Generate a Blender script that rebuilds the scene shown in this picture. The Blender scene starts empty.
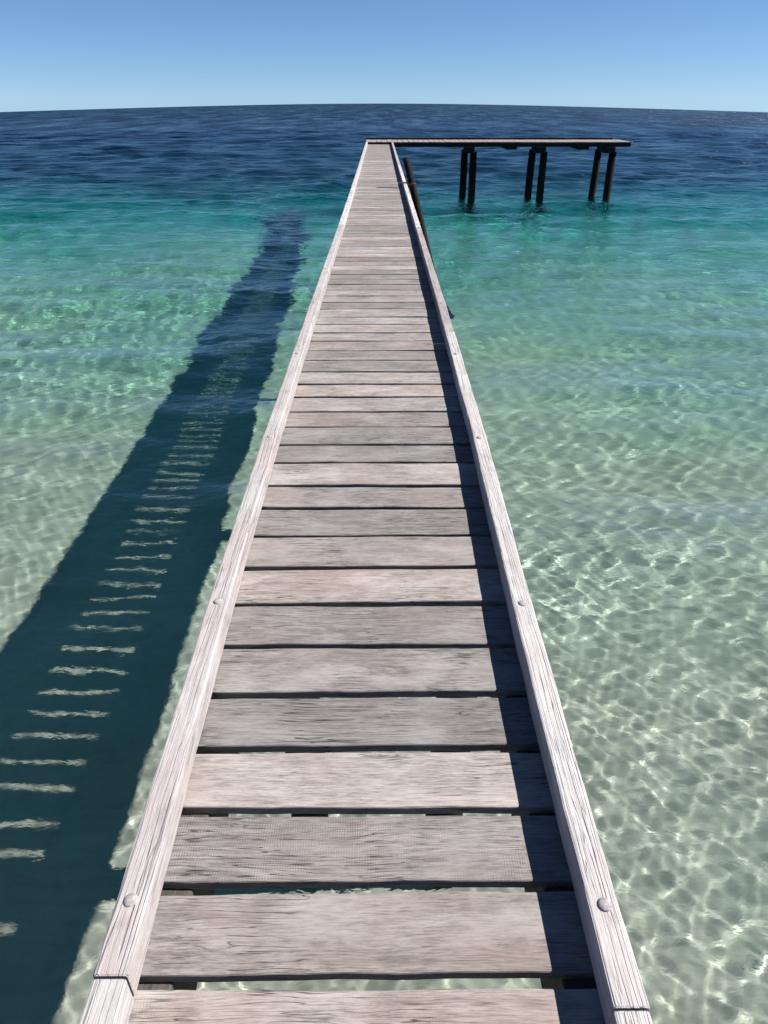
import bpy, bmesh, math, random
import numpy as np
from mathutils import Vector, Matrix

random.seed(11)
rng = np.random.default_rng(5)
R = math.radians
scene = bpy.context.scene
col = scene.collection

# ------------------------------------------------------------------ main sizes (metres)
CAM_Z = 4.10                       # eye above the water
KERB_TOP = CAM_Z - 1.675
KERB_H = 0.100
DECK_Z = KERB_TOP - KERB_H         # upper face of the boards
PLANK_T = 0.036
HALF = 0.60                        # half of the jetty's overall width
KERB_W = 0.078
END_Y = 34.4                       # far end of the walkway
SUN_EL = 44.0
SUN_AZ = 87.0                      # sun due right (+X)

# ------------------------------------------------------------------ helpers
def tag(o, label=None, cat=None, group=None, kind=None):
    if label: o['label'] = label
    if cat: o['category'] = cat
    if group: o['group'] = group
    if kind: o['kind'] = kind
    return o

def empty(name, loc):
    o = bpy.data.objects.new(name, None)
    o.empty_display_size = 0.3
    col.objects.link(o)
    o.location = loc
    return o

def link_mesh(name, me, mat, parent=None, loc=(0, 0, 0), smooth=False):
    if mat is not None and not me.materials:
        me.materials.append(mat)
    if smooth:
        me.polygons.foreach_set('use_smooth', [True] * len(me.polygons))
    o = bpy.data.objects.new(name, me)
    col.objects.link(o)
    o.parent = parent
    o.location = loc
    return o

def from_np(name, V, F, smooth=True):
    """V (n,3) float, F (m,4) int quads"""
    me = bpy.data.meshes.new(name)
    me.vertices.add(len(V)); me.vertices.foreach_set('co', np.ascontiguousarray(V, np.float32).ravel())
    m = len(F)
    me.loops.add(m * 4); me.loops.foreach_set('vertex_index', np.ascontiguousarray(F, np.int32).ravel())
    me.polygons.add(m)
    me.polygons.foreach_set('loop_start', np.arange(0, m * 4, 4, dtype=np.int32))
    me.polygons.foreach_set('loop_total', np.full(m, 4, np.int32))
    me.polygons.foreach_set('use_smooth', np.full(m, smooth, bool))
    me.update(calc_edges=True)
    me.validate()
    return me

def timber(bm, length, wx, h, axis='x', at=(0, 0, 0), bev=0.006, segs=24, wob=0.0015, seed=0, sag=0.0):
    """A sawn timber with softened, slightly uneven arrises. length runs along axis; wx = other horizontal size; h = height.
    at = centre."""
    r = random.Random(seed)
    # cross-section loop (u across, w up), rounded corners
    a, b = wx / 2, h / 2
    prof = []
    for cx, cw, a0 in ((a - bev, b - bev, 0), (-a + bev, b - bev, 90), (-a + bev, -b + bev, 180), (a - bev, -b + bev, 270)):
        for k in range(3):
            t = R(a0 + 45 * k)
            prof.append((cx + bev * math.cos(t), cw + bev * math.sin(t)))
    ph = [r.uniform(0, 6.28) for _ in range(8)]
    rings = []
    ts = [-0.5, -0.5 + bev / length * 0.5] + [-0.5 + (i + 1) / (segs + 1) for i in range(segs)] + [0.5 - bev / length * 0.5, 0.5]
    for i, t in enumerate(ts):
        L = t * length
        k = 1.0
        if i in (0, len(ts) - 1):
            k = 1 - bev * 0.7 / max(wx, h)
        e1 = wob * (math.sin(L * 5.3 + ph[0]) + .7 * math.sin(L * 13.1 + ph[1]) + .5 * math.sin(L * 31 + ph[2]))
        e2 = wob * (math.sin(L * 4.7 + ph[3]) + .7 * math.sin(L * 15.7 + ph[4]) + .5 * math.sin(L * 27 + ph[5]))
        up = wob * .8 * (math.sin(L * 3.1 + ph[6]) + .6 * math.sin(L * 9.1 + ph[7])) - sag * 4 * (0.25 - t * t)
        ring = []
        for (u, w) in prof:
            uu = u * k + (e1 if u > 0 else e2)
            ww = w * k + up
            p = (L, uu, ww) if axis == 'x' else ((uu, L, ww) if axis == 'y' else (uu, ww, L))
            ring.append(bm.verts.new((p[0] + at[0], p[1] + at[1], p[2] + at[2])))
        rings.append(ring)
    n = len(prof)
    flip = (axis != 'x')
    for i in range(len(rings) - 1):
        for j in range(n):
            q = [rings[i][j], rings[i + 1][j], rings[i + 1][(j + 1) % n], rings[i][(j + 1) % n]]
            bm.faces.new(q)
    bm.faces.new(rings[0]); bm.faces.new(list(reversed(rings[-1])))

def round_post(bm, p0, p1, r0, r1, seed=0, nseg=14, n=18, wob=0.06):
    """A rough round log from p0 to p1."""
    r = random.Random(seed)
    p0, p1 = Vector(p0), Vector(p1)
    d = (p1 - p0); L = d.length; z = d.normalized()
    x = z.cross(Vector((0.13, 1, 0.2))).normalized(); y = z.cross(x)
    ph = [r.uniform(0, 6.28) for _ in range(6)]
    rings = []
    for i in range(nseg + 1):
        t = i / nseg
        rad = r0 + (r1 - r0) * t
        if i in (0, nseg): rad *= 0.93
        c = p0 + d * t + x * (0.012 * math.sin(t * 7 + ph[0])) + y * (0.012 * math.sin(t * 6 + ph[1]))
        ring = []
        for j in range(n):
            a = 2 * math.pi * j / n
            k = 1 + wob * (math.sin(2 * a + ph[2] + t * 2) * .5 + math.sin(5 * a + ph[3] + t * 5) * .3 + r.uniform(-.4, .4))
            ring.append(bm.verts.new(c + (x * math.cos(a) + y * math.sin(a)) * rad * k))
        rings.append(ring)
    for i in range(nseg):
        for j in range(n):
            bm.faces.new([rings[i][j], rings[i][(j + 1) % n], rings[i + 1][(j + 1) % n], rings[i + 1][j]])
    bm.faces.new(list(reversed(rings[0]))); bm.faces.new(rings[-1])

def finish(bm, name, mat, parent=None, loc=(0, 0, 0), smooth=False):
    bmesh.ops.recalc_face_normals(bm, faces=bm.faces[:])
    me = bpy.data.meshes.new(name); bm.to_mesh(me); bm.free()
    return link_mesh(name, me, mat, parent, loc, smooth)

# ------------------------------------------------------------------ materials
class NT:
    def __init__(self, name):
        self.m = bpy.data.materials.new(name); self.m.use_nodes = True
        self.t = self.m.node_tree; self.t.nodes.clear()
    def n(self, typ, **kw):
        nd = self.t.nodes.new(typ)
        for k, v in kw.items():
            if k.startswith('i_'):
                key = k[2:]
                key = int(key) if key.isdigit() else key.replace('_', ' ')
                nd.inputs[key].default_value = v
            else:
                setattr(nd, k, v)
        return nd
    def l(self, a, b): self.t.links.new(a, b)
    def math(self, op, a, b=None, c=None, clamp=False):
        nd = self.t.nodes.new('ShaderNodeMath'); nd.operation = op; nd.use_clamp = clamp
        for i, v in enumerate((a, b, c)):
            if v is None: continue
            if isinstance(v, (int, float)): nd.inputs[i].default_value = v
            else: self.l(v, nd.inputs[i])
        return nd.outputs[0]
    def mix(self, fac, a, b, blend='MIX'):
        nd = self.t.nodes.new('ShaderNodeMix'); nd.data_type = 'RGBA'; nd.blend_type = blend
        for s, v in ((nd.inputs[0], fac), (nd.inputs[6], a), (nd.inputs[7], b)):
            if isinstance(v, (int, float)): s.default_value = v
            elif isinstance(v, tuple): s.default_value = v if len(v) == 4 else (*v, 1)
            else: self.l(v, s)
        return nd.outputs[2]
    def ramp(self, fac, stops):
        nd = self.t.nodes.new('ShaderNodeValToRGB')
        e = nd.color_ramp.elements
        while len(e) < len(stops): e.new(0.5)
        for el, (p, c) in zip(e, stops):
            el.position = p; el.color = (c, c, c, 1) if isinstance(c, (int, float)) else (*c, 1)
        self.l(fac, nd.inputs[0])
        return nd.outputs[0]
    def noise(self, vec, scale, detail=4, rough=.55, dist=0.0):
        nd = self.n('ShaderNodeTexNoise'); nd.inputs['Scale'].default_value = scale
        nd.inputs['Detail'].default_value = detail; nd.inputs['Roughness'].default_value = rough
        nd.inputs['Distortion'].default_value = dist
        self.l(vec, nd.inputs['Vector'])
        return nd.outputs['Fac']
    def out(self, surf=None, vol=None):
        o = self.n('ShaderNodeOutputMaterial')
        if surf is not None: self.l(surf, o.inputs['Surface'])
        if vol is not None: self.l(vol, o.inputs['Volume'])
        return self.m

def wood(name, axis, c_light, c_mid, c_dark, saw=0.0, crack=0.5, lined=0.0, warp=.03, fine_k=.75, spec=.25):
    """Weathered bare timber, grain along the local axis."""
    t = NT(name)
    tc = t.n('ShaderNodeTexCoord'); oi = t.n('ShaderNodeObjectInfo')
    off = t.n('ShaderNodeVectorMath', operation='SCALE'); off.inputs[0].default_value = (37.0, 61.0, 23.0)
    t.l(oi.outputs['Random'], off.inputs['Scale'])
    add = t.n('ShaderNodeVectorMath', operation='ADD')
    t.l(tc.outputs['Object'], add.inputs[0]); t.l(off.outputs[0], add.inputs[1])
    base = add.outputs[0]
    # warp so the grain wanders
    wn = t.n('ShaderNodeTexNoise'); wn.inputs['Scale'].default_value = 3.0; wn.inputs['Detail'].default_value = 2
    t.l(base, wn.inputs['Vector'])
    ws = t.n('ShaderNodeVectorMath', operation='MULTIPLY_ADD')
    ws.inputs[1].default_value = (warp, warp, warp)
    t.l(wn.outputs['Color'], ws.inputs[0]); t.l(base, ws.inputs[2])
    warped = ws.outputs[0]
    def stretched(a, b, src=None):
        mp = t.n('ShaderNodeMapping')
        mp.inputs['Scale'].default_value = (a, b, b) if axis == 'x' else ((b, a, b) if axis == 'y' else (b, b, a))
        t.l(src or warped, mp.inputs['Vector'])
        return mp.outputs[0]
    fine = t.noise(stretched(17, 260), 1.0, 5, .72)
    med = t.noise(stretched(3.2, 48), 1.0, 5, .68)
    broad = t.noise(base, 2.3, 4, .6)
    blotch = t.noise(stretched(7, 14), 1.0, 6, .72)
    c = t.mix(t.ramp(med, [(.32, 0.0), (.68, 1.0)]), c_mid, c_light)
    c = t.mix(t.math('MULTIPLY', t.ramp(fine, [(.35, 1.0), (.56, 0.0)]), fine_k), c, c_dark)
    # warm-grey and silver areas
    c = t.mix(t.math('MULTIPLY', t.ramp(broad, [(.42, 0.0), (.68, 1.0)]), .55), c, tuple(v * k for v, k in zip(c_mid, (1.12, .93, .86))))
    c = t.mix(t.math('MULTIPLY', t.ramp(blotch, [(.52, 0.0), (.74, 1.0)]), .6), c, tuple(v * .5 for v in c_mid))
    silver = t.noise(stretched(2.4, 7), 1.0, 6, .72)
    c = t.mix(t.math('MULTIPLY', t.ramp(silver, [(.47, 0.0), (.68, 1.0)]), .55), c, tuple(v * 1.22 for v in c_light))
    # splits along the grain
    ck = t.noise(stretched(2.2, 75), 1.0, 2, .5)
    ck = t.math('ABSOLUTE', t.math('SUBTRACT', ck, .5))
    ckmask = t.math('MULTIPLY', t.ramp(ck, [(0.0, 1.0), (.022, 0.0)]), t.ramp(t.noise(base, 4.0, 2), [(.45, 0.0), (.6, 1.0)]))
    c = t.mix(t.math('MULTIPLY', ckmask, crack), c, tuple(v * .22 for v in c_dark))
    hgt = t.math('MULTIPLY_ADD', fine, .6, t.math('MULTIPLY', med, .5))
    hgt = t.math('SUBTRACT', hgt, t.math('MULTIPLY', ckmask, .9))
    if saw:
        # saw marks across some boards
        wv = t.n('ShaderNodeTexWave', wave_type='BANDS', bands_direction='X')
        wv.inputs['Scale'].default_value = 44.0; wv.inputs['Distortion'].default_value = 5.0
        wv.inputs['Detail'].default_value = 2; wv.inputs['Detail Scale'].default_value = .6
        t.l(base, wv.inputs['Vector'])
        some = t.ramp(t.math('MULTIPLY_ADD', oi.outputs['Random'], .75, t.math('MULTIPLY', t.noise(base, 2.0, 2), .5)), [(.82, 0.0), (1.0, 1.0)])
        sm = t.math('MULTIPLY', t.math('MULTIPLY', some, saw), t.ramp(t.noise(stretched(14, 60), 1.0, 4, .7), [(.38, 0.0), (.6, 1.0)]))
        c = t.mix(t.math('MULTIPLY', sm, t.ramp(wv.outputs['Fac'], [(.2, .5), (.6, 0.0)])), c, c_dark)
        hgt = t.math('MULTIPLY_ADD', t.math('MULTIPLY', wv.outputs['Fac'], sm), .9, hgt)
    if lined:
        # drying lines running the length of the kerbs
        ln = t.noise(stretched(.55, 62), 1.0, 1, .4)
        ln = t.math('ABSOLUTE', t.math('SUBTRACT', ln, .5))
        lm = t.ramp(ln, [(0.0, 1.0), (.03, 0.0)])
        c = t.mix(t.math('MULTIPLY', lm, lined), c, tuple(v * .45 for v in c_dark))
        hgt = t.math('SUBTRACT', hgt, t.math('MULTIPLY', lm, .8))
    # board to board tone
    tone = t.math('MULTIPLY_ADD', t.math('FRACT', t.math('MULTIPLY', oi.outputs['Random'], 3.77)), TONE, 1.02 - TONE * .5)
    hsv = t.n('ShaderNodeHueSaturation')
    t.l(tone, hsv.inputs['Value']); t.l(c, hsv.inputs['Color'])
    t.l(t.math('MULTIPLY_ADD', t.math('FRACT', t.math('MULTIPLY', oi.outputs['Random'], 7.31)), .6, .55), hsv.inputs['Saturation'])
    bp = t.n('ShaderNodeBump'); bp.inputs['Strength'].default_value = .75; bp.inputs['Distance'].default_value = .004
    t.l(hgt, bp.inputs['Height'])
    p = t.n('ShaderNodeBsdfPrincipled')
    t.l(hsv.outputs[0], p.inputs['Base Color']); t.l(bp.outputs[0], p.inputs['Normal'])
    p.inputs['Roughness'].default_value = .78
    p.inputs['Specular IOR Level'].default_value = spec
    return t.out(p.outputs[0])

TONE = .5
M = {}
M['plank'] = wood('weathered_board', 'x', (.272, .252, .243), (.165, .145, .137), (.036, .029, .027), saw=.3, crack=.9)
M['kerb'] = wood('silvered_kerb_timber', 'y', (.36, .343, .343), (.305, .287, .286), (.16, .146, .145), saw=0, crack=.3, lined=.42, warp=.01, fine_k=.42)
M['stringer'] = wood('damp_bearer_timber', 'y', (.10, .083, .058), (.062, .054, .037), (.025, .022, .017), crack=.5)
M['dark_x'] = wood('tarred_timber', 'x', (.020, .016, .015), (.013, .011, .010), (.006, .005, .005), crack=.4, spec=.06)
M['dark_y'] = wood('tarred_bearer', 'y', (.020, .016, .015), (.013, .011, .010), (.006, .005, .005), crack=.4, spec=.06)
M['platform_board'] = wood('platform_board', 'y', (.27, .245, .235), (.21, .19, .18), (.095, .08, .072), crack=.6)

def mat_pile():
    t = NT('old_pile_wood')
    tc = t.n('ShaderNodeTexCoord'); geo = t.n('ShaderNodeNewGeometry')
    mp = t.n('ShaderNodeMapping'); mp.inputs['Scale'].default_value = (26, 26, 1.4)
    t.l(tc.outputs['Object'], mp.inputs[0])
    g = t.noise(mp.outputs[0], 1.0, 4, .6)
    c = t.mix(t.ramp(g, [(.3, 0.0), (.7, 1.0)]), (.004, .0035, .003), (.012, .010, .009))
    # growth below the tide line
    sep = t.n('ShaderNodeSeparateXYZ'); t.l(geo.outputs['Position'], sep.inputs[0])
    lev = t.math('ADD', sep.outputs['Z'], t.math('MULTIPLY', t.noise(tc.outputs['Object'], 7, 3), .35))
    c = t.mix(t.ramp(lev, [(.35, 1.0), (.62, 0.0)]), c, (.012, .016, .010))
    barn = t.n('ShaderNodeTexVoronoi'); barn.inputs['Scale'].default_value = 38; t.l(tc.outputs['Object'], barn.inputs['Vector'])
    bm_ = t.math('MULTIPLY', t.ramp(barn.outputs['Distance'], [(.12, 1.0), (.3, 0.0)]), t.ramp(lev, [(.35, .6), (.75, 0.0)]))
    c = t.mix(bm_, c, (.06, .057, .05))
    bp = t.n('ShaderNodeBump'); bp.inputs['Strength'].default_value = .8; bp.inputs['Distance'].default_value = .02
    t.l(t.math('ADD', g, bm_), bp.inputs['Height'])
    p = t.n('ShaderNodeBsdfPrincipled'); t.l(c, p.inputs['Base Color']); t.l(bp.outputs[0], p.inputs['Normal'])
    p.inputs['Roughness'].default_value = .85; p.inputs['Specular IOR Level'].default_value = .15
    return t.out(p.outputs[0])
M['pile'] = mat_pile()

def mat_bolt():
    t = NT('galvanised_bolt')
    tc = t.n('ShaderNodeTexCoord')
    n = t.noise(tc.outputs['Object'], 120, 4, .6)
    c = t.mix(t.ramp(n, [(.4, 0.0), (.65, 1.0)]), (.32, .30, .305), (.21, .185, .18))
    p = t.n('ShaderNodeBsdfPrincipled'); t.l(c, p.inputs['Base Color'])
    p.inputs['Metallic'].default_value = 0; p.inputs['Roughness'].default_value = .75; p.inputs['Specular IOR Level'].default_value = .2
    bp = t.n('ShaderNodeBump'); bp.inputs['Strength'].default_value = .4; bp.inputs['Distance'].default_value = .001
    t.l(n, bp.inputs['Height']); t.l(bp.outputs[0], p.inputs['Normal'])
    return t.out(p.outputs[0])
M['bolt'] = mat_bolt()

def mat_plain(name, c1, c2, scale, rough=.8):
    t = NT(name); tc = t.n('ShaderNodeTexCoord')
    n = t.noise(tc.outputs['Object'], scale, 4, .6)
    p = t.n('ShaderNodeBsdfPrincipled'); t.l(t.mix(t.ramp(n, [(.35, 0.0), (.65, 1.0)]), c1, c2), p.inputs['Base Color'])
    p.inputs['Roughness'].default_value = rough
    return t.out(p.outputs[0])
M['rust'] = mat_plain('rusty_strap', (.17, .038, .018), (.08, .02, .012), 30)
M['rope'] = mat_plain('pale_rope', (.62, .58, .52), (.45, .41, .37), 60)

# ------------------------------------------------------------------ sea and seabed
RX, RY = 9090.0, 190000.0          # the sea's slow fall towards the horizon
def drop(x, y):
    return -(x * x / (2 * RX) + y * y / (2 * RY))

def polar_grid(rs, angs):
    rr, aa = np.meshgrid(rs, angs, indexing='ij')
    X = rr * np.sin(aa); Y = rr * np.cos(aa)
    nr, na = len(rs), len(angs)
    i = np.arange(nr - 1)[:, None]; j = np.arange(na)[None, :]
    j2 = (j + 1) % na
    F = np.stack([i * na + j, i * na + j2, (i + 1) * na + j2, (i + 1) * na + j], -1).reshape(-1, 4)
    return X, Y, F

def radii(r0, steps):
    out = [r0]
    for ratio, upto in steps:
        while out[-1] < upto: out.append(out[-1] * ratio)
    return np.array(out)

def angles(n_fine, half, n_coarse):
    f = np.linspace(-half, half, n_fine)
    c = np.linspace(half, 2 * math.pi - half, n_coarse + 2)[1:-1]
    return np.concatenate([f, c])

def smooth01(x): x = np.clip(x, 0, 1); return x * x * (3 - 2 * x)

def seabed_depth(x, y):
    """depth of the sand below still water"""
    d = 0.45 + 0.034 * np.clip(y, -30, 60) + 0.0017 * np.clip(y - 9, 0, 51) ** 2
    d = d + np.clip(y - 28, 0, 260) * .068
    d = d + np.clip(np.abs(x) - 60, 0, 400) * .01
    d = np.clip(d, .25, 18)
    d = d + .07 * np.sin(x * .55 + 1.2) * np.sin(y * .35 + x * .1) * np.clip(y / 6, .3, 3) + .05 * np.sin(x * .21 - y * .27)
    return np.clip(d, .2, 30)

# wind waves: many small sines running towards the shore
NW = 110
lam = np.exp(np.linspace(math.log(.075), math.log(7.5), NW)) * rng.uniform(.95, 1.05, NW)
kk = 2 * math.pi / lam
spread = np.where(lam < .6, 1.0, np.where(lam < 2, .55, .35))
ang = -math.pi / 2 + rng.normal(0, 1, NW) * spread + .12
kx, ky = kk * np.cos(ang), kk * np.sin(ang)
slope = .0165 * np.interp(np.log(lam), np.log([.075, .12, .18, .3, .45, .8, 1.5, 3, 7.5]), [.32, .50, .60, .66, .62, .75, 1.05, 1.0, .7])
amp = slope / kk
ph = rng.uniform(0, 2 * math.pi, NW)

def wave_height(X, Y, spacing):
    Z = np.zeros_like(X)
    # calmer and rougher areas
    gust = .82 + .25 * np.sin(X * .31 + .6 * np.sin(Y * .17)) * np.sin(Y * .23 + 1.0) + .18 * np.sin(X * 1.1 + 2.0 + np.sin(Y * .6)) * np.sin(Y * .83 - .4 * X)
    gust = gust * (1 + 1.1 * smooth01((Y - 5) / 45))
    for i in range(NW):
        w = smooth01((lam[i] / spacing - 2.6) / 2.0)
        Z += amp[i] * w * np.sin(kx[i] * X + ky[i] * Y + ph[i])
    return Z * gust

def build_water():
    rs = radii(.9, [(1.0036, 26), (1.006, 120), (1.012, 300), (1.06, 2600)])
    angs = angles(1040, R(64), 70)
    X, Y, F = polar_grid(rs, angs)
    dr = np.gradient(rs)[:, None]
    da = np.abs(np.gradient(np.unwrap(angs)))[None, :]
    sp = np.maximum(dr, rs[:, None] * da) + 0 * X
    # under the seaward side of the camera the polar origin sits behind the view
    X = X + 0.0; Y = Y - .8
    Z = drop(X, Y) + wave_height(X, Y, sp)
    V = np.stack([X, Y, Z], -1).reshape(-1, 3)
    na, nr = len(angs), len(rs)
    extra_v = []; extra_f = []
    # close the body of water: rim wall and floor, and a cap over the small inner ring
    rim0 = (nr - 1) * na
    low = V[rim0:rim0 + na].copy(); low[:, 2] -= 60
    b0 = len(V)
    V = np.concatenate([V, low, np.array([[0, -.8, drop(0, -.8)], [0, -.8, -90.0]])])
    ctop, cbot = b0 + na, b0 + na + 1
    j = np.arange(na); j2 = (j + 1) % na
    wall = np.stack([rim0 + j, rim0 + j2, b0 + j2, b0 + j], -1)
    F = np.concatenate([F, wall])
    # triangle fans
    tri = [(ctop, int(b), int(a)) for a, b in zip(j2, j)] + [(cbot, int(b0 + b), int(b0 + a)) for a, b in zip(j, j2)]
    me = bpy.data.meshes.new('water')
    nq, ntr = len(F), len(tri)
    me.vertices.add(len(V)); me.vertices.foreach_set('co', V.astype(np.float32).ravel())
    loops = np.concatenate([F.ravel(), np.array(tri).ravel()]).astype(np.int32)
    me.loops.add(len(loops)); me.loops.foreach_set('vertex_index', loops)
    me.polygons.add(nq + ntr)
    st = np.concatenate([np.arange(nq) * 4, nq * 4 + np.arange(ntr) * 3]).astype(np.int32)
    tot = np.concatenate([np.full(nq, 4), np.full(ntr, 3)]).astype(np.int32)
    me.polygons.foreach_set('loop_start', st); me.polygons.foreach_set('loop_total', tot)
    me.polygons.foreach_set('use_smooth', np.full(nq + ntr, True))
    me.update(calc_edges=True)
    return me

def mat_water():
    t = NT('sea_water')
    geo = t.n('ShaderNodeNewGeometry')
    pos = geo.outputs['Position']
    ln = t.n('ShaderNodeVectorMath', operation='LENGTH'); t.l(pos, ln.inputs[0])
    g = t.n('ShaderNodeBsdfPrincipled')
    g.inputs['Base Color'].default_value = (1, 1, 1, 1)
    g.inputs['Transmission Weight'].default_value = 1
    g.inputs['Roughness'].default_value = 0.0
    g.inputs['IOR'].default_value = 1.333
    # cat's-paws: patches of rougher and smoother water
    mp2 = t.n('ShaderNodeMapping'); mp2.inputs['Scale'].default_value = (.20, .045, 1); t.l(pos, mp2.inputs[0])
    paw = t.ramp(t.noise(mp2.outputs[0], 1.0, 5, .7), [(.36, .35), (.64, 1.25)])
    r_ = t.math('MULTIPLY', t.ramp(t.math('DIVIDE', ln.outputs['Value'], 200, clamp=True), [(.06, 0.0), (.25, .5), (1.0, 1.0)]), .30)
    t.l(t.math('MULTIPLY_ADD', r_, paw, .04), g.inputs['Roughness'])
    # ripples too small for the mesh, taking over with distance
    mp = t.n('ShaderNodeMapping'); mp.inputs['Scale'].default_value = (.62, 1, 1); t.l(pos, mp.inputs[0])
    n1 = t.noise(mp.outputs[0], 2.0, 3, .6, .3)
    n2 = t.noise(mp.outputs[0], .55, 3, .6, .3)
    far1 = t.ramp(t.math('DIVIDE', ln.outputs['Value'], 100, clamp=True), [(.08, 0.0), (.4, 1.0)])
    far2 = t.ramp(t.math('DIVIDE', ln.outputs['Value'], 400, clamp=True), [(.08, 0.0), (.5, 1.0)])
    n3 = t.noise(mp.outputs[0], .16, 3, .6, .3)
    far3 = t.ramp(t.math('DIVIDE', ln.outputs['Value'], 1000, clamp=True), [(.08, 0.0), (.5, 1.0)])
    h = t.math('MULTIPLY_ADD', t.math('MULTIPLY', n1, far1), .26, t.math('MULTIPLY', t.math('MULTIPLY', n2, far2), 1.6))
    h = t.math('MULTIPLY_ADD', t.math('MULTIPLY', n3, far3), 8.0, h)
    n0 = t.noise(mp.outputs[0], 9.0, 3, .55, .4)
    h = t.math('MULTIPLY_ADD', n0, .010, h)
    bp = t.n('ShaderNodeBump'); bp.inputs['Strength'].default_value = 1; bp.inputs['Distance'].default_value = 1
    t.l(h, bp.inputs['Height'])
    if USE_BUMP: t.l(bp.outputs[0], g.inputs['Normal'])
    return t.out(g.outputs[0])
def mat_depth():
    t = NT('sea_water_absorption')
    v = t.n('ShaderNodeVolumeAbsorption')
    v.inputs['Color'].default_value = WATER_COL
    v.inputs['Density'].default_value = WATER_DEN
    return t.out(None, v.outputs[0])
USE_BUMP = True
SIG = (.62, .118, .062); WATER_DEN = 1.0
WATER_COL = (1 - SIG[0], 1 - SIG[1], 1 - SIG[2], 1)
M['water'] = mat_water(); M['depth'] = mat_depth()

def mat_sand():
    t = NT('pale_sand')
    geo = t.n('ShaderNodeNewGeometry'); pos = geo.outputs['Position']
    n = t.noise(pos, .9, 5, .6)
    c = t.mix(t.ramp(n, [(.35, 0.0), (.65, 1.0)]), (.405, .330, .268), (.33, .27, .222))
    # yellower sand tone farther out, offsetting blue in the water
    sy = t.n('ShaderNodeSeparateXYZ'); t.l(pos, sy.inputs[0])
    out_ = t.math('MULTIPLY', t.ramp(t.math('ADD', t.math('DIVIDE', sy.outputs['Y'], 30), t.math('MULTIPLY', t.math('SUBTRACT', n, .5), .25), clamp=True), [(.14, 0.0), (.55, 1.0)]), .85)
    c = t.mix(out_, c, (.305, .285, .175))
    n2 = t.noise(pos, 6, 4, .6)
    c = t.mix(t.math('MULTIPLY', t.ramp(n2, [(.55, 0.0), (.75, 1.0)]), .35), c, (.18, .175, .13))
    n3 = t.noise(pos, 90, 3, .7)
    c = t.mix(t.math('MULTIPLY', t.ramp(n3, [(.55, 0.0), (.8, 1.0)]), .4), c, (.16, .15, .11))
    wv = t.n('ShaderNodeTexWave', wave_type='BANDS', bands_direction='Y'); wv.inputs['Scale'].default_value = 2.6
    wv.inputs['Distortion'].default_value = 3.0; wv.inputs['Detail'].default_value = 2; wv.inputs['Detail Scale'].default_value = .8
    t.l(pos, wv.inputs['Vector'])
    bp = t.n('ShaderNodeBump'); bp.inputs['Strength'].default_value = .6; bp.inputs['Distance'].default_value = .025
    t.l(t.math('MULTIPLY_ADD', n3, .15, wv.outputs['Fac']), bp.inputs['Height'])
    p = t.n('ShaderNodeBsdfPrincipled'); t.l(c, p.inputs['Base Color']); t.l(bp.outputs[0], p.inputs['Normal'])
    p.inputs['Roughness'].default_value = .9; p.inputs['Specular IOR Level'].default_value = 0.0
    return t.out(p.outputs[0])
M['sand'] = mat_sand()

wme = build_water()
water = link_mesh('water', wme, M['water'])
tag(water, 'clear turquoise sea water with small ripples, reaching the horizon', None, kind='structure')
# the body of the water, which takes the red out of the light: the same sheet a hair above, filled with absorption
body = bpy.data.objects.new('sea_depth', wme); col.objects.link(body); body.location.z = .003
body.material_slots[0].link = 'OBJECT'; body.material_slots[0].material = M['depth']
tag(body, 'body of greenish clear water between the surface and the sand', None, kind='structure')
rs = radii(.5, [(1.02, 200), (1.06, 2550)])
X, Y, F = polar_grid(rs, angles(260, R(60), 60))
Y = Y - .8
Z = drop(X, Y) - seabed_depth(X, Y)
sme = from_np('seabed', np.stack([X, Y, Z], -1).reshape(-1, 3), F)
seabed = link_mesh('seabed', sme, M['sand'])
tag(seabed, 'pale rippled sand under clear shallow water', None, kind='structure')

# ------------------------------------------------------------------ the jetty
jetty = empty('jetty', (0, 0, 0))
tag(jetty, 'long narrow weathered grey timber jetty with a kerb along each side', 'jetty')
EYE_H = CAM_Z - DECK_Z
def edge(s, y):
    if s < 0: return float(np.interp(y, [0, .8, 1.2, 2.1, 3.5, 6.7, 11, 16, 22], [.012, .018, .026, .045, .052, .040, .018, .004, 0]))
    return float(np.interp(y, [0, 1.4, 2.1, 3.6, 6.7, 14, 24, 31], [0, .002, .010, .034, .046, .036, .012, 0]))
def row_y(y, H=EYE_H):              # distance ahead of a deck point seen in that row of the picture
    return H * (-.6009 + 690 * (1 + .6009 ** 2) / (y - 97) / 1.0 * .7347 / .7347)
near_edges = [row_y(v) for v in (1064, 973, 880, 806, 744, 690, 643, 601, 565, 534, 506, 484, 461, 443, 425.4, 410.3, 395.7, 383, 370.7, 359.2, 349.2, 339.7, 331.7, 323.3, 316, 308)]
while near_edges[-1] < END_Y - .3: near_edges.append(near_edges[-1] + .255 + random.uniform(-.008, .008))
near_edges.append(END_Y)
back = [near_edges[0]]
while back[0] > -2.5: back.insert(0, back[0] - .225)
rest = []
spans = [(near_edges[i], near_edges[i + 1]) for i in range(len(near_edges) - 1)]
PL = 2 * HALF - .012
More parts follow.
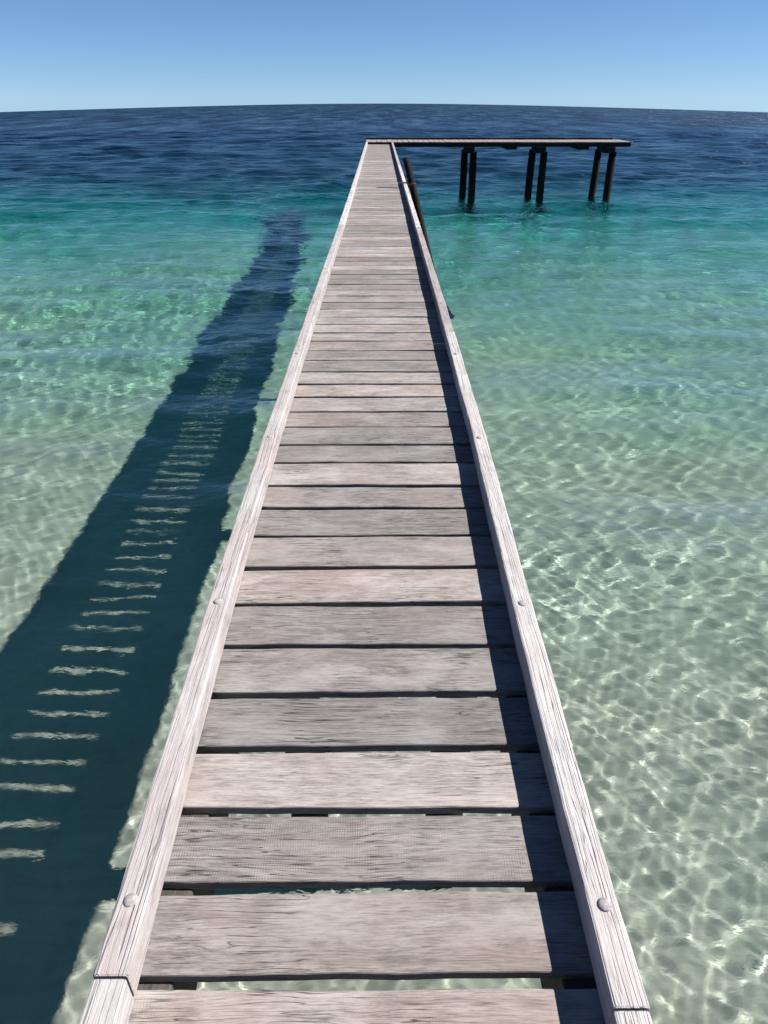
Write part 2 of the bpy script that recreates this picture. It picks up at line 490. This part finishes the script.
for i, (a, b) in enumerate(spans):
    gap = random.uniform(.020, .031) if i > 4 else random.uniform(.028, .032)
    w = (b - a) - gap
    y = a + w / 2
    eL, eR = edge(-1, y), edge(1, y)
    ln = PL + eL + eR + random.uniform(-.012, .006); xo = (eR - eL) / 2
    dz = random.uniform(-.002, .002)
    if i < 100:
        bm = bmesh.new()
        timber(bm, ln, w, PLANK_T, 'x', bev=.005, segs=26 if i < 30 else 8, wob=.0016, seed=i)
        o = finish(bm, 'plank', M['plank'], jetty, (xo + random.uniform(-.004, .004), y, DECK_Z - PLANK_T / 2 + dz))
        o.rotation_euler = (R(random.uniform(-.35, .35)), R(random.uniform(-.12, .12)), R(random.uniform(-.28, .28)))
    else:
        rest.append((ln, w, y, i))
bm = bmesh.new()
for (ln, w, y, i) in rest:
    timber(bm, ln, w, PLANK_T, 'x', at=(0, y, DECK_Z - PLANK_T / 2), bev=.005, segs=4, seed=i)
for i in range(len(back) - 1):
    w = back[i + 1] - back[i] - .02
    timber(bm, PL, w, PLANK_T, 'x', at=(0, back[i] + w / 2, DECK_Z - PLANK_T / 2), bev=.005, segs=4, seed=900 + i)
o = finish(bm, 'plank', M['plank'], jetty); tag(o, kind='stuff')

# kerbs: lengths of squared timber butted end to end, bolted down
bolt_me = None
def make_bolt_mesh():
    bm = bmesh.new()
    prof = [(0, .0070), (.006, .0066), (.0112, .0052), (.0152, .003), (.0172, .001), (.0172, -.002)]
    n = 20
    rings = []
    for (r, z) in prof:
        if r == 0: rings.append([bm.verts.new((0, 0, z))])
        else: rings.append([bm.verts.new((r * math.cos(2 * math.pi * j / n), r * math.sin(2 * math.pi * j / n), z)) for j in range(n)])
    for j in range(n):
        bm.faces.new([rings[0][0], rings[1][j], rings[1][(j + 1) % n]])
        for i in range(1, len(rings) - 1):
            bm.faces.new([rings[i][j], rings[i + 1][j], rings[i + 1][(j + 1) % n], rings[i][(j + 1) % n]])
    bmesh.ops.recalc_face_normals(bm, faces=bm.faces[:])
    me = bpy.data.meshes.new('bolt'); bm.to_mesh(me); bm.free()
    me.polygons.foreach_set('use_smooth', [True] * len(me.polygons))
    me.materials.append(M['bolt'])
    return me
bolt_me = make_bolt_mesh()
def kerb_side(s, cuts, bolts, bev, seed):
    xc = s * (HALF - KERB_W / 2)
    for i in range(len(cuts) - 1):
        a, b = cuts[i] + .003, cuts[i + 1] - .003
        bm = bmesh.new()
        timber(bm, b - a, KERB_W, KERB_H - .002, 'y', bev=bev, segs=int((b - a) * 14) + 2, wob=.0011, seed=seed + i)
        for v in bm.verts: v.co.x += s * edge(s, v.co.y + (a + b) / 2)
        k = finish(bm, 'kerb_rail', M['kerb'], jetty, (xc + random.uniform(-.002, .002), (a + b) / 2, KERB_TOP - KERB_H / 2 + random.uniform(-.0015, .0015) + .001))
        for by in bolts:
            if a < by < b:
                o = bpy.data.objects.new('bolt', bolt_me); col.objects.link(o); o.parent = k
                o.location = (s * (edge(s, by) + random.uniform(-.004, .006)), by - (a + b) / 2, KERB_H / 2 - .001 + .001)
                o.rotation_euler = (R(random.uniform(-4, 4)), R(random.uniform(-4, 4)), 0)
bl = [-.6, .955, 2.115, 3.63, 5.14]
while bl[-1] < END_Y - 2: bl.append(bl[-1] + 1.5 + random.uniform(-.06, .06))
cl = [-2.4, .784, 6.0, 11.4, 16.6, 21.9, 27.4, END_Y]
cr = [-2.4, .717, 5.7, 11.1, 16.9, 22.3, 27.9, END_Y]
kerb_side(-1, cl, bl, .007, 300)
kerb_side(1, cr, [v - .015 if v > 0 else v for v in bl], .007, 400)
# bearers under the boards, cross heads and piles
for s in (-1, 1):
    cuts = [-2.4, 2.74, 6.95, 11.1, 15.3, 19.5, 23.7, 27.9, END_Y - .05]
    for i in range(len(cuts) - 1):
        a, b = cuts[i] + .004, cuts[i + 1] - .004
        bm = bmesh.new()
        timber(bm, b - a, .142, .26, 'y', bev=.006, segs=10, seed=500 + i)
        for v in bm.verts: v.co.x += s * edge(s, v.co.y + (a + b) / 2)
        finish(bm, 'stringer', M['stringer'], jetty, (s * .528, (a + b) / 2, DECK_Z - PLANK_T - .132))
ztop = DECK_Z - PLANK_T - .264
for i, y in enumerate((-1.5, 2.74, 6.95, 11.1, 15.3, 19.5, 23.7, 27.9, 32.1)):
    bm = bmesh.new()
    timber(bm, 1.24, .2, .2, 'x', bev=.008, segs=6, seed=600 + i)
    finish(bm, 'crosshead', M['dark_x'], jetty, (0, y, ztop - .102))
    for s in (-1, 1):
        bm = bmesh.new()
        zb = -float(seabed_depth(np.array(s * .5), np.array(y))) - .5
        round_post(bm, (s * .43, y, zb), (s * .43, y, ztop - .21), .12, .11, seed=650 + i * 2 + s)
        finish(bm, 'pile', M['pile'], jetty, smooth=True)
# ------------------------------------------------------------------ the loading platform
platform = empty('platform', (HALF, END_Y, 0))
tag(platform, 'dark timber platform on six round piles across the far end of the jetty', 'platform')
P0, P1 = -HALF, 11.12
Y0, Y1 = END_Y + .012, END_Y + 2.0
PZ = KERB_TOP - .004
def pl(x, y, z): return (x - HALF, y - END_Y, z)
bm = bmesh.new()
x = P0; i = 0
while x < P1 - .1:
    w = min(.215 + random.uniform(-.01, .01), P1 - x)
    timber(bm, Y1 - Y0 - .02, w, PLANK_T, 'y', at=(x + w / 2, (Y0 + Y1) / 2, PZ - PLANK_T / 2 + random.uniform(-.004, .004)), bev=.005, segs=4, seed=1000 + i)
    x += w + .02; i += 1
o = finish(bm, 'deck', M['platform_board'], platform, pl(0, 0, 0))
bm = bmesh.new(); timber(bm, P1 - P0 - .3, .10, .07, 'x', bev=.006, segs=40, seed=1100)
finish(bm, 'kerb_rail', M['dark_x'], platform, pl((P0 + P1 - .3) / 2, Y1 - .05, PZ + .037))
for yy in (Y0 + .06, (Y0 + Y1) / 2, Y1 - .06):
    bm = bmesh.new(); timber(bm, P1 - P0 - .05, .11, .16, 'x', bev=.006, segs=30, seed=1200)
    finish(bm, 'bearer', M['dark_x'], platform, pl((P0 + P1) / 2, yy, PZ - PLANK_T - .082))
zt = PZ - PLANK_T - .165
for i, xc in enumerate((4.2, 7.36, 10.43)):
    bm = bmesh.new()
    timber(bm, Y1 - Y0 + .1, .5, .24, 'y', at=(0, 0, 0), bev=.01, segs=4, seed=1300 + i)
    o = finish(bm, 'crosshead', M['dark_y'], platform, pl(xc - .12, (Y0 + Y1) / 2, zt - .122)); o.rotation_euler.z = R(-7)
    for dx, yy in ((0, Y0 + .22), (-.24, Y1 - .22)):
        bm = bmesh.new()
        zb = -float(seabed_depth(np.array(xc + dx), np.array(yy))) - .5
        round_post(bm, (0, 0, zb), (0, 0, zt - .20), .175, .165, seed=1400 + i * 3 + int(yy))
        finish(bm, 'pile', M['pile'], platform, pl(xc + dx, yy, 0), smooth=True)
for xc in (5.85, 9.05):
    bm = bmesh.new(); timber(bm, Y1 - Y0, .45, .10, 'y', bev=.008, segs=4, seed=1500)
    finish(bm, 'cleat', M['dark_y'], platform, pl(xc, (Y0 + Y1) / 2, zt - .052))

# ------------------------------------------------------------------ leaning pole lashed to the right kerb
A = Vector((1.41, 16.3, 0.0)); B = Vector((.735, 17.3, KERB_TOP))
d = (B - A)
pole = empty('leaning_pole', A)
tag(pole, 'dark round pole leaning from the water against the right kerb of the jetty', 'pole')
bm = bmesh.new(); round_post(bm, -d * .4, d * 1.2, .085, .075, seed=77, nseg=24)
finish(bm, 'shaft', M['pile'], pole, smooth=True)
def band(name, mat, t0, r, th):
    bm = bmesh.new()
    z = d.normalized(); x = z.cross(Vector((0, 1, .2))).normalized(); y = z.cross(x)
    c = d * t0; n, m = 24, 8
    vs = []
    for i in range(n):
        a = 2 * math.pi * i / n
        e = x * math.cos(a) + y * math.sin(a)
        vs.append([bm.verts.new(c + e * (r + th * math.cos(2 * math.pi * j / m)) + z * (th * math.sin(2 * math.pi * j / m))) for j in range(m)])
    for i in range(n):
        for j in range(m):
            bm.faces.new([vs[i][j], vs[(i + 1) % n][j], vs[(i + 1) % n][(j + 1) % m], vs[i][(j + 1) % m]])
    return finish(bm, name, mat, pole, smooth=True)
band('strap', M['rust'], .985, .082, .014)
bm = bmesh.new()
timber(bm, .30, .05, .008, 'x', at=(0, 0, 0), bev=.002, segs=6, seed=5)
finish(bm, 'strap', M['rust'], pole, (.575 - A.x, 17.27 - A.y, KERB_TOP + .007 - A.z))
bm = bmesh.new()
timber(bm, .30, .035, .02, 'x', at=(0, 0, 0), bev=.008, segs=6, seed=6)
finish(bm, 'rope_lashing', M['rope'], pole, (.58 - A.x, 17.36 - A.y, KERB_TOP + .012 - A.z))

# ------------------------------------------------------------------ caustics: the water focuses the sunlight onto what lies under it
water.cycles.is_caustics_caster = True
for o in scene.objects:
    if o.type == 'MESH' and (o is seabed):
        o.cycles.is_caustics_receiver = True

# ------------------------------------------------------------------ light
world = bpy.data.worlds.new('World'); scene.world = world; world.use_nodes = True
wt = world.node_tree; wt.nodes.clear()
SKY_MUL, SKY_ADD = .88, .024
sky = wt.nodes.new('ShaderNodeTexSky'); sky.sky_type = 'NISHITA'; sky.sun_disc = False
sky.sun_elevation = R(SUN_EL); sky.sun_rotation = R(SUN_AZ)
sky.air_density = 0.6; sky.dust_density = 0.05; sky.ozone_density = 7.5; sky.altitude = 0
tc = wt.nodes.new('ShaderNodeTexCoord'); sp = wt.nodes.new('ShaderNodeSeparateXYZ'); cb = wt.nodes.new('ShaderNodeCombineXYZ')
mx = wt.nodes.new('ShaderNodeMath'); mx.operation = 'MAXIMUM'; mx.inputs[1].default_value = 0.0   # the sea falls a little below level
wt.links.new(tc.outputs['Generated'], sp.inputs[0]); wt.links.new(sp.outputs['X'], cb.inputs['X']); wt.links.new(sp.outputs['Y'], cb.inputs['Y'])
wt.links.new(sp.outputs['Z'], mx.inputs[0]); ma = wt.nodes.new('ShaderNodeMath'); ma.operation = 'MULTIPLY_ADD'; ma.inputs[1].default_value = SKY_MUL; ma.inputs[2].default_value = SKY_ADD
wt.links.new(mx.outputs[0], ma.inputs[0]); wt.links.new(ma.outputs[0], cb.inputs['Z']); wt.links.new(cb.outputs[0], sky.inputs['Vector'])
bg = wt.nodes.new('ShaderNodeBackground'); bg.inputs['Strength'].default_value = .05
wo = wt.nodes.new('ShaderNodeOutputWorld')
hs = wt.nodes.new('ShaderNodeHueSaturation'); hs.inputs['Saturation'].default_value = 1.02
wt.links.new(sky.outputs[0], hs.inputs['Color']); wt.links.new(hs.outputs[0], bg.inputs[0]); wt.links.new(bg.outputs[0], wo.inputs[0])

sd = bpy.data.lights.new('sun', 'SUN'); sd.energy = 5.0; sd.angle = R(.6); sd.color = (1, .955, .89)
so = bpy.data.objects.new('sun', sd); col.objects.link(so)
sv = Vector((math.sin(R(SUN_AZ)) * math.cos(R(SUN_EL)), math.cos(R(SUN_AZ)) * math.cos(R(SUN_EL)), math.sin(R(SUN_EL))))
so.rotation_euler = sv.to_track_quat('Z', 'Y').to_euler(); so.location = (30, 0, 40)
sd.cycles.is_caustics_light = True

# ------------------------------------------------------------------ camera
cd = bpy.data.cameras.new('camera'); cam = bpy.data.objects.new('camera', cd); col.objects.link(cam)
cd.sensor_fit = 'HORIZONTAL'; cd.sensor_width = 36; cd.lens = 690 / 768 * 36
cd.clip_start = .05; cd.clip_end = 20000
cam.location = (.026, 0, CAM_Z)
cam.rotation_euler = (R(90 - 31.0), 0, R(-.285))
scene.camera = cam

# ------------------------------------------------------------------ render settings
scene.view_settings.view_transform = 'Standard'; scene.view_settings.look = 'None'
scene.view_settings.gamma = 1; scene.view_settings.exposure = 1.20; scene.view_settings.use_curve_mapping = False
cy = scene.cycles
cy.use_denoising = True
cy.caustics_refractive = True; cy.caustics_reflective = True
cy.max_bounces = 10; cy.transmission_bounces = 8; cy.transparent_max_bounces = 8; cy.diffuse_bounces = 3; cy.glossy_bounces = 4; cy.volume_bounces = 0
cy.sample_clamp_indirect = 3.0; cy.sample_clamp_direct = 4.0; cy.blur_glossy = 0.0
